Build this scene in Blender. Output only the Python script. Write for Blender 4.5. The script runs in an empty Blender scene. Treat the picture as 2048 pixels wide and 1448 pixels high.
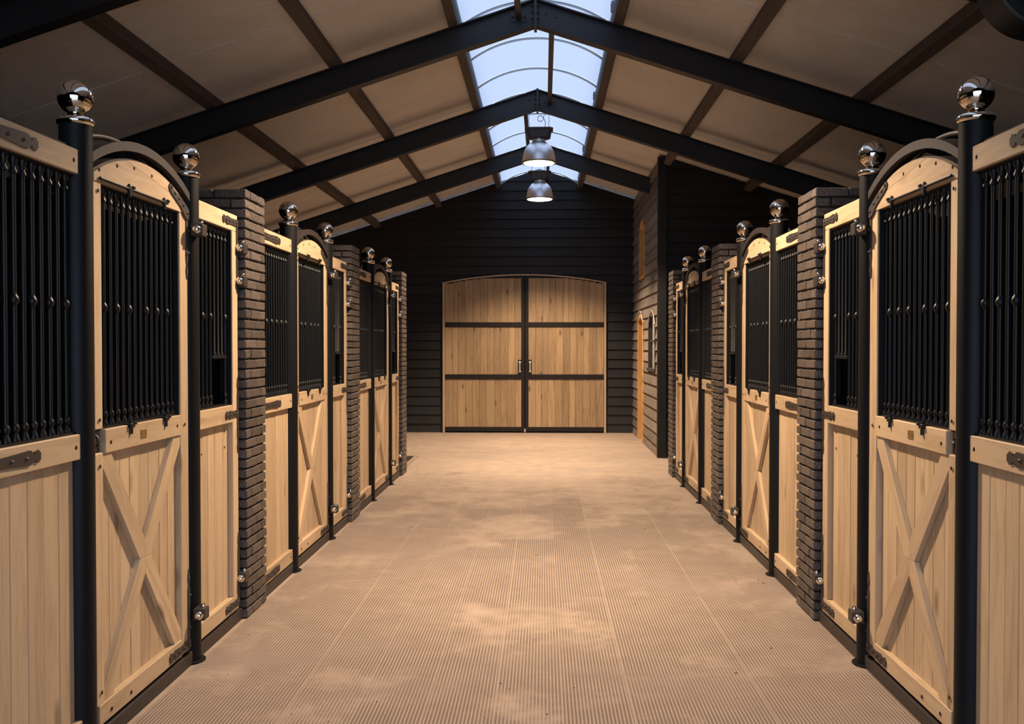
import bpy, bmesh, math, random
from mathutils import Vector, Matrix
random.seed(7)
SC = bpy.context.scene
COL = SC.collection
PI = math.pi

# ------------------------------------------------------------------ camera
cam_d = bpy.data.cameras.new('camera'); cam = bpy.data.objects.new('camera', cam_d); COL.objects.link(cam)
F_PX = 1850.0
cam_d.sensor_width = 36.0; cam_d.lens = 36.0 * F_PX / 2048.0
cam_d.clip_start = 0.05; cam_d.clip_end = 200
cam.location = (0, 0, 1.6)
cam.rotation_euler = (math.radians(90 - 0.9904), 0, math.radians(1.9195))
SC.camera = cam

# ------------------------------------------------------------------ world: pale overcast sky
world = bpy.data.worlds.new('sky'); SC.world = world; world.use_nodes = True
wn = world.node_tree.nodes; wl = world.node_tree.links
bg = wn['Background']; bg.inputs['Strength'].default_value = 1.0
bg.inputs['Color'].default_value = (2.50, 3.05, 4.05, 1)

# ------------------------------------------------------------------ colour management
SC.view_settings.view_transform = 'Standard'; SC.view_settings.look = 'None'
SC.view_settings.gamma = 1.0; SC.view_settings.use_curve_mapping = False
SC.view_settings.exposure = 0.1

LAMP_Y = [6.0, 12.16, 15.14]
LAMP_W = [1560.0, 1150.0, 1150.0]
LAMP_CONE = [134, 124, 116]
LAMP_COL = (1.0, 0.745, 0.515)

# ------------------------------------------------------------------ node helpers
def new_mat(name):
    m = bpy.data.materials.new(name); m.use_nodes = True
    nt = m.node_tree; b = nt.nodes['Principled BSDF']
    return m, nt, b
def N(nt, t, **kw):
    n = nt.nodes.new(t)
    for k, v in kw.items():
        if k.startswith('i_'): n.inputs[k[2:].replace('_', ' ')].default_value = v
        else: setattr(n, k, v)
    return n
def ramp(nt, stops):
    r = nt.nodes.new('ShaderNodeValToRGB')
    e = r.color_ramp.elements
    while len(e) < len(stops): e.new(0.5)
    for i, (p, c) in enumerate(stops):
        e[i].position = p; e[i].color = c if len(c) == 4 else (*c, 1)
    return r
def plain(name, col, rough=0.5, metal=0.0, bump=0.0, bscale=60.0, var=0.0, spec=0.5):
    m, nt, b = new_mat(name)
    b.inputs['Base Color'].default_value = (*col, 1); b.inputs['Roughness'].default_value = rough
    b.inputs['Metallic'].default_value = metal; b.inputs['Specular IOR Level'].default_value = spec
    if bump or var:
        tc = N(nt, 'ShaderNodeTexCoord'); no = N(nt, 'ShaderNodeTexNoise'); no.inputs['Scale'].default_value = bscale
        no.inputs['Detail'].default_value = 5
        nt.links.new(tc.outputs['Object'], no.inputs['Vector'])
        if bump:
            bp = N(nt, 'ShaderNodeBump'); bp.inputs['Strength'].default_value = bump; bp.inputs['Distance'].default_value = 0.01
            nt.links.new(no.outputs['Fac'], bp.inputs['Height']); nt.links.new(bp.outputs['Normal'], b.inputs['Normal'])
        if var:
            oi = N(nt, 'ShaderNodeObjectInfo')
            ad = N(nt, 'ShaderNodeMath', operation='ADD'); nt.links.new(no.outputs['Fac'], ad.inputs[0]); nt.links.new(oi.outputs['Random'], ad.inputs[1])
            lo = tuple(c * (1 - var) for c in col); hi = tuple(c * (1 + var) for c in col)
            r = ramp(nt, [(0.4, lo), (1.0, hi)])
            sc = N(nt, 'ShaderNodeMath', operation='MULTIPLY'); sc.inputs[1].default_value = 0.66
            nt.links.new(ad.outputs[0], sc.inputs[0]); nt.links.new(sc.outputs[0], r.inputs['Fac']); nt.links.new(r.outputs['Color'], b.inputs['Base Color'])
    return m

def wood(name, axis, light, dark, rough=0.55, knots=0.75, var=0.16, grain=14.0):
    """timber with the grain along the object's own axis (0 x, 1 y, 2 z)"""
    m, nt, b = new_mat(name); L = nt.links.new
    tc = N(nt, 'ShaderNodeTexCoord'); oi = N(nt, 'ShaderNodeObjectInfo')
    off = N(nt, 'ShaderNodeVectorMath', operation='SCALE'); off.inputs[0].default_value = (37.1, 53.7, 71.3)
    L(oi.outputs['Random'], off.inputs['Scale'])
    ad = N(nt, 'ShaderNodeVectorMath', operation='ADD'); L(tc.outputs['Object'], ad.inputs[0]); L(off.outputs[0], ad.inputs[1])
    mp = N(nt, 'ShaderNodeMapping'); s = [1.0, 1.0, 1.0]; s[axis] = 0.09
    mp.inputs['Scale'].default_value = s; L(ad.outputs[0], mp.inputs['Vector'])
    n1 = N(nt, 'ShaderNodeTexNoise'); n1.inputs['Scale'].default_value = grain; n1.inputs['Detail'].default_value = 6; n1.inputs['Distortion'].default_value = 1.4
    L(mp.outputs[0], n1.inputs['Vector'])
    n2 = N(nt, 'ShaderNodeTexNoise'); n2.inputs['Scale'].default_value = grain * 9; n2.inputs['Detail'].default_value = 4
    L(mp.outputs[0], n2.inputs['Vector'])
    mid = tuple((a + c) / 2 for a, c in zip(light, dark))
    r = ramp(nt, [(0.28, dark), (0.45, mid), (0.62, light)])
    mx = N(nt, 'ShaderNodeMath', operation='MULTIPLY_ADD'); mx.inputs[1].default_value = 0.35; L(n2.outputs['Fac'], mx.inputs[0])
    sb = N(nt, 'ShaderNodeMath', operation='MULTIPLY'); sb.inputs[1].default_value = 0.78; L(n1.outputs['Fac'], sb.inputs[0])
    L(sb.outputs[0], mx.inputs[2]); L(mx.outputs[0], r.inputs['Fac'])
    # per piece brightness
    hs = N(nt, 'ShaderNodeHueSaturation'); mr = N(nt, 'ShaderNodeMapRange')
    mr.inputs['To Min'].default_value = 1 - var; mr.inputs['To Max'].default_value = 1 + var * 0.6
    L(oi.outputs['Random'], mr.inputs['Value']); L(mr.outputs[0], hs.inputs['Value']); L(r.outputs['Color'], hs.inputs['Color'])
    col = hs.outputs['Color']
    if knots > 0:
        mk = N(nt, 'ShaderNodeMapping'); s2 = [5.0, 5.0, 5.0]; s2[axis] = 1.9; mk.inputs['Scale'].default_value = s2; L(ad.outputs[0], mk.inputs['Vector'])
        vo = N(nt, 'ShaderNodeTexVoronoi'); vo.inputs['Scale'].default_value = 1.0; L(mk.outputs[0], vo.inputs['Vector'])
        kr = ramp(nt, [(0.0, (1, 1, 1)), (0.06, (0.7, 0.7, 0.7)), (0.15, (0, 0, 0))]); L(vo.outputs['Distance'], kr.inputs['Fac'])
        mu = N(nt, 'ShaderNodeMath', operation='MULTIPLY'); mu.inputs[1].default_value = knots; L(kr.outputs['Color'], mu.inputs[0])
        mxk = N(nt, 'ShaderNodeMix', data_type='RGBA'); mxk.inputs['B'].default_value = (dark[0] * .35, dark[1] * .28, dark[2] * .2, 1)
        L(mu.outputs[0], mxk.inputs['Factor']); L(col, mxk.inputs['A']); col = mxk.outputs['Result']
    L(col, b.inputs['Base Color']); b.inputs['Roughness'].default_value = rough
    b.inputs['Specular IOR Level'].default_value = 0.35
    bp = N(nt, 'ShaderNodeBump'); bp.inputs['Strength'].default_value = 0.12; bp.inputs['Distance'].default_value = 0.004
    L(n1.outputs['Fac'], bp.inputs['Height']); L(bp.outputs['Normal'], b.inputs['Normal'])
    return m

WL = (0.49, 0.357, 0.222); WD = (0.335, 0.225, 0.122)
M = {}
M['wood_v'] = wood('pale_timber_upright', 2, WL, WD)
M['wood_h'] = wood('pale_timber_lengthwise', 1, WL, WD, knots=0.4)
M['wood_door'] = wood('oak_planks', 2, (0.345, 0.235, 0.130), (0.19, 0.118, 0.060), knots=0.9, var=0.22)
M['wood_trim'] = wood('pale_trim', 2, (0.48, 0.36, 0.23), (0.40, 0.29, 0.17), knots=0.0)
M['wood_orange'] = wood('orange_varnished_timber', 2, (0.58, 0.31, 0.11), (0.44, 0.22, 0.07), knots=0.2)
M['purlin'] = wood('dark_stained_timber', 1, (0.098, 0.079, 0.068), (0.05, 0.039, 0.033), knots=0.5, rough=0.8)
M['board_x'] = wood('black_boards_across', 0, (0.0115, 0.0105, 0.011), (0.006, 0.0055, 0.006), knots=0.2, rough=0.62, var=0.3)
M['board_y'] = wood('lit_boards_along', 1, (0.19, 0.155, 0.127), (0.09, 0.070, 0.058), knots=0.2, rough=0.65, var=0.25)  # weathered black boards with their lamplit brightness put into the base colour
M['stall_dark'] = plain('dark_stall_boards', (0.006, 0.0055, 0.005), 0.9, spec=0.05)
M['steel'] = plain('black_powder_coat', (0.006, 0.0062, 0.007), 0.48, 0.0, 0.06, 300, spec=0.16)
M['iron'] = plain('brown_black_iron', (0.036, 0.028, 0.025), 0.45, 0.2, 0.05, 200)
M['door_steel'] = plain('black_door_frame', (0.012, 0.0085, 0.0075), 0.5, spec=0.25)
M['frame_steel'] = plain('black_painted_beams', (0.009, 0.010, 0.012), 0.5, 0.0, 0.05, 80)
M['bar'] = plain('black_bars', (0.004, 0.0044, 0.005), 0.42, spec=0.28)
M['chrome'] = plain('polished_nickel', (0.70, 0.64, 0.56), 0.06, 1.0)
M['nut'] = plain('bright_cap_nut', (0.72, 0.68, 0.62), 0.14, 1.0)
M['brass'] = plain('aged_brass', (0.42, 0.30, 0.12), 0.4, 0.9)
M['plug'] = plain('dark_bolt_heads', (0.014, 0.009, 0.007), 0.8, spec=0.1)
M['brick'] = plain('black_painted_brick', (0.076, 0.060, 0.050), 0.45, 0.0, 0.6, 55, 0.30, spec=0.6)
M['mortar'] = plain('dark_mortar', (0.016, 0.013, 0.012), 0.9, 0.0, 0.4, 120)
M['alu'] = plain('spun_aluminium', (0.92, 0.92, 0.94), 0.40, 1.0)
M['gear'] = plain('grey_lamp_housing', (0.05, 0.05, 0.055), 0.5)
M['rim'] = plain('lamp_rim', (0.42, 0.36, 0.22), 0.35, 0.7)
M['wire'] = plain('grey_wire', (0.30, 0.30, 0.32), 0.5)
M['rear'] = plain('bounce_ground', (0.55, 0.53, 0.50), 0.9)  # pale tone of the unseen ground, raised to bounce daylight indoors
M['dark_glass'] = plain('dark_window_glass', (0.02, 0.022, 0.025), 0.08)
M['white_metal'] = plain('pale_painted_metal', (0.42, 0.40, 0.37), 0.45)
M['kerb'] = plain('tan_drain_edge', (0.24, 0.18, 0.13), 0.85)
M['crumb'] = plain('dark_straw_crumbs', (0.07, 0.05, 0.025), 0.9)
# lamp lens
m, nt, b = new_mat('lit_lamp_glass'); b.inputs['Base Color'].default_value = (0.9, 0.9, 0.9, 1)
b.inputs['Emission Color'].default_value = (1.0, 0.93, 0.82, 1); b.inputs['Emission Strength'].default_value = 9.0; M['lens'] = m
# skylight sheet
m, nt, b = new_mat('polycarbonate_sheet'); nt.nodes.remove(b); out = nt.nodes['Material Output']
tr = N(nt, 'ShaderNodeBsdfTransparent'); tr.inputs['Color'].default_value = (0.192, 0.194, 0.212, 1)
tl = N(nt, 'ShaderNodeBsdfTranslucent'); tl.inputs['Color'].default_value = (0.45, 0.46, 0.48, 1)
mx = N(nt, 'ShaderNodeMixShader'); mx.inputs['Fac'].default_value = 0.12
nt.links.new(tr.outputs[0], mx.inputs[1]); nt.links.new(tl.outputs[0], mx.inputs[2]); nt.links.new(mx.outputs[0], out.inputs['Surface']); M['sheet_clear'] = m

m, nt, b = new_mat('pale_plastic_glazing_bar'); nt.nodes.remove(b); out = nt.nodes['Material Output']
df = N(nt, 'ShaderNodeBsdfDiffuse'); df.inputs['Color'].default_value = (0.40, 0.42, 0.45, 1)
tl = N(nt, 'ShaderNodeBsdfTranslucent'); tl.inputs['Color'].default_value = (0.55, 0.57, 0.60, 1)
mx = N(nt, 'ShaderNodeMixShader'); mx.inputs['Fac'].default_value = 0.8
nt.links.new(df.outputs[0], mx.inputs[1]); nt.links.new(tl.outputs[0], mx.inputs[2]); nt.links.new(mx.outputs[0], out.inputs['Surface']); M['bow'] = m
# roof sheets: fine ribs running down the slope
m, nt, b = new_mat('beige_ribbed_roof_sheet'); L = nt.links.new
tc = N(nt, 'ShaderNodeTexCoord'); sx = N(nt, 'ShaderNodeSeparateXYZ'); L(tc.outputs['Object'], sx.inputs[0])
mu = N(nt, 'ShaderNodeMath', operation='MULTIPLY'); mu.inputs[1].default_value = 2 * PI / 0.024; L(sx.outputs['Y'], mu.inputs[0])
si = N(nt, 'ShaderNodeMath', operation='SINE'); L(mu.outputs[0], si.inputs[0])
bp = N(nt, 'ShaderNodeBump'); bp.inputs['Strength'].default_value = 0.8; bp.inputs['Distance'].default_value = 0.004; L(si.outputs[0], bp.inputs['Height'])
L(bp.outputs['Normal'], b.inputs['Normal'])
no = N(nt, 'ShaderNodeTexNoise'); no.inputs['Scale'].default_value = 1.6; no.inputs['Detail'].default_value = 5; L(tc.outputs['Object'], no.inputs['Vector'])
r = ramp(nt, [(0.3, (0.72, 0.68, 0.64)), (0.7, (0.81, 0.77, 0.725))]); L(no.outputs['Fac'], r.inputs['Fac']); L(r.outputs['Color'], b.inputs['Base Color'])
b.inputs['Roughness'].default_value = 0.7; b.inputs['Specular IOR Level'].default_value = 0.2
M['roof'] = m

# floor: ribbed pavers with sandy dust lying over them
def floor_mat(name, ribs):
    m, nt, b = new_mat(name); L = nt.links.new
    ge = N(nt, 'ShaderNodeNewGeometry'); sx = N(nt, 'ShaderNodeSeparateXYZ'); L(ge.outputs['Position'], sx.inputs[0])
    nb = N(nt, 'ShaderNodeTexNoise'); nb.inputs['Scale'].default_value = 1.05; nb.inputs['Detail'].default_value = 8; nb.inputs['Roughness'].default_value = 0.70
    L(ge.outputs['Position'], nb.inputs['Vector'])
    nf = N(nt, 'ShaderNodeTexNoise'); nf.inputs['Scale'].default_value = 45; nf.inputs['Detail'].default_value = 6; L(ge.outputs['Position'], nf.inputs['Vector'])
    nm = N(nt, 'ShaderNodeTexNoise'); nm.inputs['Scale'].default_value = 5.5; nm.inputs['Detail'].default_value = 5; L(ge.outputs['Position'], nm.inputs['Vector'])
    dust = ramp(nt, [(0.30, (0.275, 0.209, 0.156)), (0.5, (0.307, 0.237, 0.180)), (0.72, (0.338, 0.263, 0.202))]); L(nm.outputs['Fac'], dust.inputs['Fac'])
    col = dust.outputs['Color']
    # dust cover grows towards the far end of the aisle
    fy = N(nt, 'ShaderNodeMapRange'); fy.inputs['From Min'].default_value = 7.0; fy.inputs['From Max'].default_value = 12.5
    fy.inputs['To Min'].default_value = 0.0; fy.inputs['To Max'].default_value = 0.26; L(sx.outputs['Y'], fy.inputs['Value'])
    ad = N(nt, 'ShaderNodeMath', operation='SUBTRACT'); L(nb.outputs['Fac'], ad.inputs[0]); L(fy.outputs[0], ad.inputs[1])
    oi = N(nt, 'ShaderNodeObjectInfo'); ov = N(nt, 'ShaderNodeMapRange'); ov.inputs['To Min'].default_value = -0.03; ov.inputs['To Max'].default_value = 0.03; L(oi.outputs['Random'], ov.inputs['Value'])
    a2 = N(nt, 'ShaderNodeMath', operation='ADD'); L(ad.outputs[0], a2.inputs[0]); L(ov.outputs[0], a2.inputs[1])
    mask = N(nt, 'ShaderNodeMapRange', interpolation_type='SMOOTHSTEP'); mask.inputs['From Min'].default_value = 0.31; mask.inputs['From Max'].default_value = 0.49; L(a2.outputs[0], mask.inputs['Value'])
    bpd = N(nt, 'ShaderNodeBump'); bpd.inputs['Strength'].default_value = 0.25; bpd.inputs['Distance'].default_value = 0.003; L(nf.outputs['Fac'], bpd.inputs['Height'])
    if ribs:
        mu = N(nt, 'ShaderNodeMath', operation='MULTIPLY'); mu.inputs[1].default_value = 2 * PI / 0.0165; L(sx.outputs['X'], mu.inputs[0])
        si = N(nt, 'ShaderNodeMath', operation='SINE'); L(mu.outputs[0], si.inputs[0])
        rr = N(nt, 'ShaderNodeMapRange', interpolation_type='SMOOTHSTEP'); rr.inputs['From Min'].default_value = -0.35; rr.inputs['From Max'].default_value = 0.55; L(si.outputs[0], rr.inputs['Value'])
        # bare paver shows in the grooves
        inv = N(nt, 'ShaderNodeMath', operation='SUBTRACT'); inv.inputs[0].default_value = 1.0; L(rr.outputs[0], inv.inputs[1])
        gm = N(nt, 'ShaderNodeMath', operation='MULTIPLY'); L(inv.outputs[0], gm.inputs[0]); L(mask.outputs[0], gm.inputs[1])
        gs = N(nt, 'ShaderNodeMath', operation='MULTIPLY'); gs.inputs[1].default_value = 0.86; L(gm.outputs[0], gs.inputs[0])
        mxc = N(nt, 'ShaderNodeMix', data_type='RGBA'); mxc.inputs['B'].default_value = (0.118, 0.088, 0.072, 1)
        L(gs.outputs[0], mxc.inputs['Factor']); L(col, mxc.inputs['A']); col = mxc.outputs['Result']
        hb = N(nt, 'ShaderNodeMath', operation='MULTIPLY'); L(rr.outputs[0], hb.inputs[0]); L(mask.outputs[0], hb.inputs[1])
        bp = N(nt, 'ShaderNodeBump'); bp.inputs['Strength'].default_value = 0.5; bp.inputs['Distance'].default_value = 0.003
        L(hb.outputs[0], bp.inputs['Height']); L(bpd.outputs['Normal'], bp.inputs['Normal']); L(bp.outputs['Normal'], b.inputs['Normal'])
    else:
        L(bpd.outputs['Normal'], b.inputs['Normal'])
    # greyer swept patches
    n4 = N(nt, 'ShaderNodeTexNoise'); n4.inputs['Scale'].default_value = 0.9; n4.inputs['Detail'].default_value = 6; n4.inputs['Distortion'].default_value = 0.6
    mp = N(nt, 'ShaderNodeMapping'); mp.inputs['Location'].default_value = (9.3, 4.1, 0); mp.inputs['Scale'].default_value = (0.7, 1.4, 1); L(ge.outputs['Position'], mp.inputs['Vector']); L(mp.outputs[0], n4.inputs['Vector'])
    g = ramp(nt, [(0.50, (0, 0, 0)), (0.70, (0.55, 0.55, 0.55))]); L(n4.outputs['Fac'], g.inputs['Fac'])
    mg = N(nt, 'ShaderNodeMix', data_type='RGBA'); mg.inputs['B'].default_value = (0.22, 0.172, 0.143, 1); L(g.outputs['Color'], mg.inputs['Factor']); L(col, mg.inputs['A'])
    L(mg.outputs['Result'], b.inputs['Base Color']); b.inputs['Roughness'].default_value = 0.85; b.inputs['Specular IOR Level'].default_value = 0.25
    return m
M['paver'] = floor_mat('dusty_ribbed_paver', True)
M['dust'] = floor_mat('sandy_floor_bed', False)

# ------------------------------------------------------------------ mesh helpers
CACHE = {}
WPOS = {}
def finish(bm, smooth=None):
    bmesh.ops.recalc_face_normals(bm, faces=bm.faces)
    me = bpy.data.meshes.new('mesh'); bm.to_mesh(me); bm.free()
    if smooth is not None:
        me.shade_smooth(); me.set_sharp_from_angle(angle=math.radians(smooth))
    return me
SMALL = ('bolts', 'bolt_heads', 'screws', 'hanging_hooks')
def link(name, me, mat, parent=None, loc=(0, 0, 0), rot=(0, 0, 0)):
    if me is not None and mat is not None and not me.materials: me.materials.append(M[mat])
    o = bpy.data.objects.new(name, me); COL.objects.link(o)
    p = Vector(WPOS.get(parent.name, (0, 0, 0))) if parent else Vector((0, 0, 0))
    o.location = Vector(loc) - p; o.rotation_euler = rot; o.parent = parent
    WPOS[o.name] = Vector(loc)
    if name in SMALL: o['kind'] = 'stuff'
    return o
def thing(name, label, cat, loc=(0, 0, 0), group=None):
    o = bpy.data.objects.new(name, None); COL.objects.link(o); o.location = loc; o.empty_display_size = 0.1
    WPOS[o.name] = Vector(loc); o['label'] = label; o['category'] = cat
    if group: o['group'] = group
    return o
def struct(name, label=None, loc=(0, 0, 0), me=None, mat=None):
    o = link(name, me, mat, None, loc) if me else bpy.data.objects.new(name, None)
    if not me: COL.objects.link(o); o.location = loc; WPOS[o.name] = Vector(loc)
    o['kind'] = 'structure'
    if label: o['label'] = label
    return o
def rk(*a): return tuple(round(x, 4) if isinstance(x, float) else x for x in a)
def box_me(dx, dy, dz, mat, bev=0.0):
    key = ('box',) + rk(dx, dy, dz, bev) + (mat,)
    if key in CACHE: return CACHE[key]
    bm = bmesh.new(); bmesh.ops.create_cube(bm, size=1.0)
    bmesh.ops.scale(bm, vec=(dx, dy, dz), verts=bm.verts)
    if bev > 0: bmesh.ops.bevel(bm, geom=list(bm.edges), offset=bev, segments=1, affect='EDGES', clamp_overlap=True)
    me = finish(bm); CACHE[key] = me; return me
def box(name, x0, x1, y0, y1, z0, z1, mat, parent=None, bev=0.0):
    if x0 > x1: x0, x1 = x1, x0
    me = box_me(x1 - x0, y1 - y0, z1 - z0, mat, bev)
    return link(name, me, mat, parent, ((x0 + x1) / 2, (y0 + y1) / 2, (z0 + z1) / 2))
def lathe_me(key, prof, seg=14, smooth=40, axis='z'):
    """profile [(r, h)] turned round an axis"""
    if key in CACHE: return CACHE[key]
    bm = bmesh.new(); rings = []
    for r, h in prof:
        ring = []
        for i in range(seg):
            a = 2 * PI * i / seg
            p = (r * math.cos(a), r * math.sin(a), h)
            if axis == 'x': p = (p[2], p[0], p[1])
            if axis == 'y': p = (p[0], p[2], p[1])
            ring.append(bm.verts.new(p))
        rings.append(ring)
    for a, c in zip(rings, rings[1:]):
        for i in range(seg): bm.faces.new((a[i], a[(i + 1) % seg], c[(i + 1) % seg], c[i]))
    for ring, (r, h) in ((rings[0], prof[0]), (rings[-1], prof[-1])):
        if r > 1e-5: bm.faces.new(ring)
    bmesh.ops.remove_doubles(bm, verts=bm.verts, dist=1e-6)
    me = finish(bm, smooth); CACHE[key] = me; return me
def add_box(bm, x0, x1, y0, y1, z0, z1):
    vs = [bm.verts.new((x, y, z)) for x in (x0, x1) for y in (y0, y1) for z in (z0, z1)]
    for f in ((0, 1, 3, 2), (4, 6, 7, 5), (0, 4, 5, 1), (2, 3, 7, 6), (0, 2, 6, 4), (1, 5, 7, 3)): bm.faces.new([vs[i] for i in f])
def add_prism(bm, pts, fn, a, c):
    """polygon pts extruded between a and c; fn(u, v, w) -> xyz"""
    A = [bm.verts.new(fn(u, v, a)) for u, v in pts]; C = [bm.verts.new(fn(u, v, c)) for u, v in pts]
    n = len(pts)
    bm.faces.new(A); bm.faces.new(list(reversed(C)))
    for i in range(n): bm.faces.new((A[i], C[i], C[(i + 1) % n], A[(i + 1) % n]))
def add_dome(bm, c, r, h, axis, seg=8):
    """little round stud; axis is the outward unit vector"""
    ax = Vector(axis); t = ax.orthogonal().normalized(); s = ax.cross(t); c = Vector(c); rings = []
    for rr, hh in ((1, 0), (0.85, 0.55), (0.45, 0.9)):
        rings.append([bm.verts.new(c + (t * math.cos(2 * PI * i / seg) + s * math.sin(2 * PI * i / seg)) * r * rr + ax * h * hh) for i in range(seg)])
    top = bm.verts.new(c + ax * h)
    for a, d in zip(rings, rings[1:]):
        for i in range(seg): bm.faces.new((a[i], a[(i + 1) % seg], d[(i + 1) % seg], d[i]))
    for i in range(seg): bm.faces.new((rings[-1][i], rings[-1][(i + 1) % seg], top))
def add_tube(bm, pts, r, seg=8, closed=False):
    pts = [Vector(p) for p in pts]; rings = []
    for i, p in enumerate(pts):
        d = (pts[min(i + 1, len(pts) - 1)] - pts[max(i - 1, 0)]).normalized()
        up = Vector((0, 0, 1)) if abs(d.z) < 0.95 else Vector((1, 0, 0))
        t = d.cross(up).normalized(); s = t.cross(d)
        rings.append([bm.verts.new(p + (t * math.cos(2 * PI * k / seg) + s * math.sin(2 * PI * k / seg)) * r) for k in range(seg)])
    for a, c in zip(rings, rings[1:]):
        for k in range(seg): bm.faces.new((a[k], a[(k + 1) % seg], c[(k + 1) % seg], c[k]))
    bm.faces.new(rings[0]); bm.faces.new(list(reversed(rings[-1])))
def clip(poly, nx, nz, d):
    """keep the side nx*x + nz*z <= d"""
    out = []
    for i in range(len(poly)):
        p, q = poly[i], poly[(i + 1) % len(poly)]
        a = nx * p[0] + nz * p[1] - d; c = nx * q[0] + nz * q[1] - d
        if a <= 0: out.append(p)
        if a * c < 0:
            t = a / (a - c); out.append((p[0] + t * (q[0] - p[0]), p[1] + t * (q[1] - p[1])))
    return out

# ------------------------------------------------------------------ key dimensions
RX = -0.07; SL = 0.325; RTOP = 4.757; CEIL_OFF = 0.13
XL, XR = -5.2, 5.05
Y0, YB = -0.6, 17.1
def rafter_top(x): return RTOP - SL * abs(x - RX)
def ceil_z(x): return rafter_top(x) + CEIL_OFF

# ------------------------------------------------------------------ floor
box_floor = box('floor', XL, XR, Y0 - 0.21, YB + 0.2, -0.20, -0.0012, 'dust'); box_floor['kind'] = 'structure'; box_floor['label'] = 'sandy dusty floor of ribbed pavers down the aisle'
tl_ = 1.44; tw = 0.3045
for j in range(7):
    for i in range(11):
        xa = -1.738 + i * tw
        link('floor_paver', box_me(tw - 0.005, tl_ - 0.001, 0.03, 'paver'), 'paver', box_floor, (xa + tw / 2, 1.60 + (j + 0.5) * tl_, -0.015))
gr = box('ground', -14, 14, -30, Y0 - 0.212, -0.25, -0.03, 'rear'); gr['kind'] = 'structure'; gr['label'] = 'unseen ground outside the open rear doorway, added to bounce daylight in'  # unseen plane added for the daylight it throws inside

# ------------------------------------------------------------------ lapped board walls
def lap_boards(parent, wall, pos, facing, u0, u1, z0, z1, pitch, mat, holes=(), clips=(), proud=0.026):
    """horizontal boards; wall 'y': plane y = pos, boards run in x; wall 'x': plane x = pos, boards run in y. facing = sign of outward normal"""
    z = z0
    while z < z1 - 0.01:
        zt = min(z + pitch, z1)
        segs = [(u0, u1)]
        for (a, c, ha, hc) in holes:
            if z + 0.5 * pitch > ha and z + 0.5 * pitch < hc:
                ns = []
                for s, e in segs:
                    if a > s and a < e: ns.append((s, a))
                    if c < e and c > s: ns.append((c, e))
                    if e <= a or s >= c: ns.append((s, e))
                segs = ns
        for s, e in segs:
            poly = [(s, z - 0.012), (e, z - 0.012), (e, zt), (s, zt)]
            if z == z0: poly = [(s, z), (e, z), (e, zt), (s, zt)]
            for cl in clips:
                poly = clip(poly, *cl)
                if len(poly) < 3: break
            if len(poly) < 3: continue
            cx = sum(p[0] for p in poly) / len(poly); cz = z
            bm = bmesh.new()
            fr = []; bk = []
            jit = random.uniform(-0.002, 0.002)
            for (u, v) in poly:
                d = 0.006 + proud * (zt - v) / (zt - z) + jit * (zt - v) / pitch
                if wall == 'y': fr.append(bm.verts.new((u - cx, facing * d, v - cz))); bk.append(bm.verts.new((u - cx, -facing * 0.012, v - cz)))
                else: fr.append(bm.verts.new((facing * d, u - cx, v - cz))); bk.append(bm.verts.new((-facing * 0.012, u - cx, v - cz)))
            n = len(poly)
            bm.faces.new(fr); bm.faces.new(list(reversed(bk)))
            for i in range(n): bm.faces.new((fr[i], bk[i], bk[(i + 1) % n], fr[(i + 1) % n]))
            me = finish(bm)
            link('board', me, mat, parent, (cx, pos, cz) if wall == 'y' else (pos, cx, cz))
        z = zt

# back wall: core slab with gable + boards
def gable_slab(x0, x1, y0, y1, extra=0.0):
    bm = bmesh.new()
    pts = [(x0, 0), (x1, 0), (x1, ceil_z(x1) + extra)]
    if x0 < RX < x1: pts.append((RX, ceil_z(RX) + extra))
    pts.append((x0, ceil_z(x0) + extra))
    add_prism(bm, pts, lambda u, v, w: (u, w, v), y0, y1)
    return finish(bm)
wb = struct('wall_back', 'black lapped board gable wall at the end of the aisle', (0, 0, 0), gable_slab(XL, XR, YB + 0.012, YB + 0.2, -0.02), 'board_x')
CS = ((SL, 1.0, RTOP + CEIL_OFF - 0.03 + SL * RX), (-SL, 1.0, RTOP + CEIL_OFF - 0.03 - SL * RX))
DX0, DX1, DZS, DZC = -1.852, 1.159, 2.755, 2.905          # back door
lap_boards(wb, 'y', YB, -1, XL, 1.72, 0.0, 4.84, 0.172, 'board_x', holes=((DX0 + 0.05, DX1 - 0.05, 0, DZS - 0.05),), clips=CS)

# side, rear and room walls
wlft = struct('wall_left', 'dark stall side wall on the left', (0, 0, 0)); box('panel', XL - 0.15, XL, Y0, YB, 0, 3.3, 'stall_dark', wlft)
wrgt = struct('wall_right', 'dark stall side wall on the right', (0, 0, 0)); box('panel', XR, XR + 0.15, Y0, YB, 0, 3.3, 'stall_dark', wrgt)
wr = struct('wall_rear', 'dark wall around the open rear doorway', (0, 0, 0))
bm = bmesh.new()
RO0, RO1, ROZ = -2.2, 2.05, 3.0
add_prism(bm, [(XL, 0), (RO0, 0), (RO0, ROZ), (RO1, ROZ), (RO1, 0), (XR, 0), (XR, ceil_z(XR)), (RX, ceil_z(RX)), (XL, ceil_z(XL))], lambda u, v, w: (u, w, v), Y0 - 0.2, Y0)
link('panel', finish(bm), 'stall_dark', wr)
# room on the right
RMX, RMY = 1.68, 13.3
wrs = struct('wall_room_side', 'weathered lapped board wall of the corner room facing the aisle', (0, 0, 0))
bm = bmesh.new(); zt_ = ceil_z(RMX) - 0.02
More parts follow.
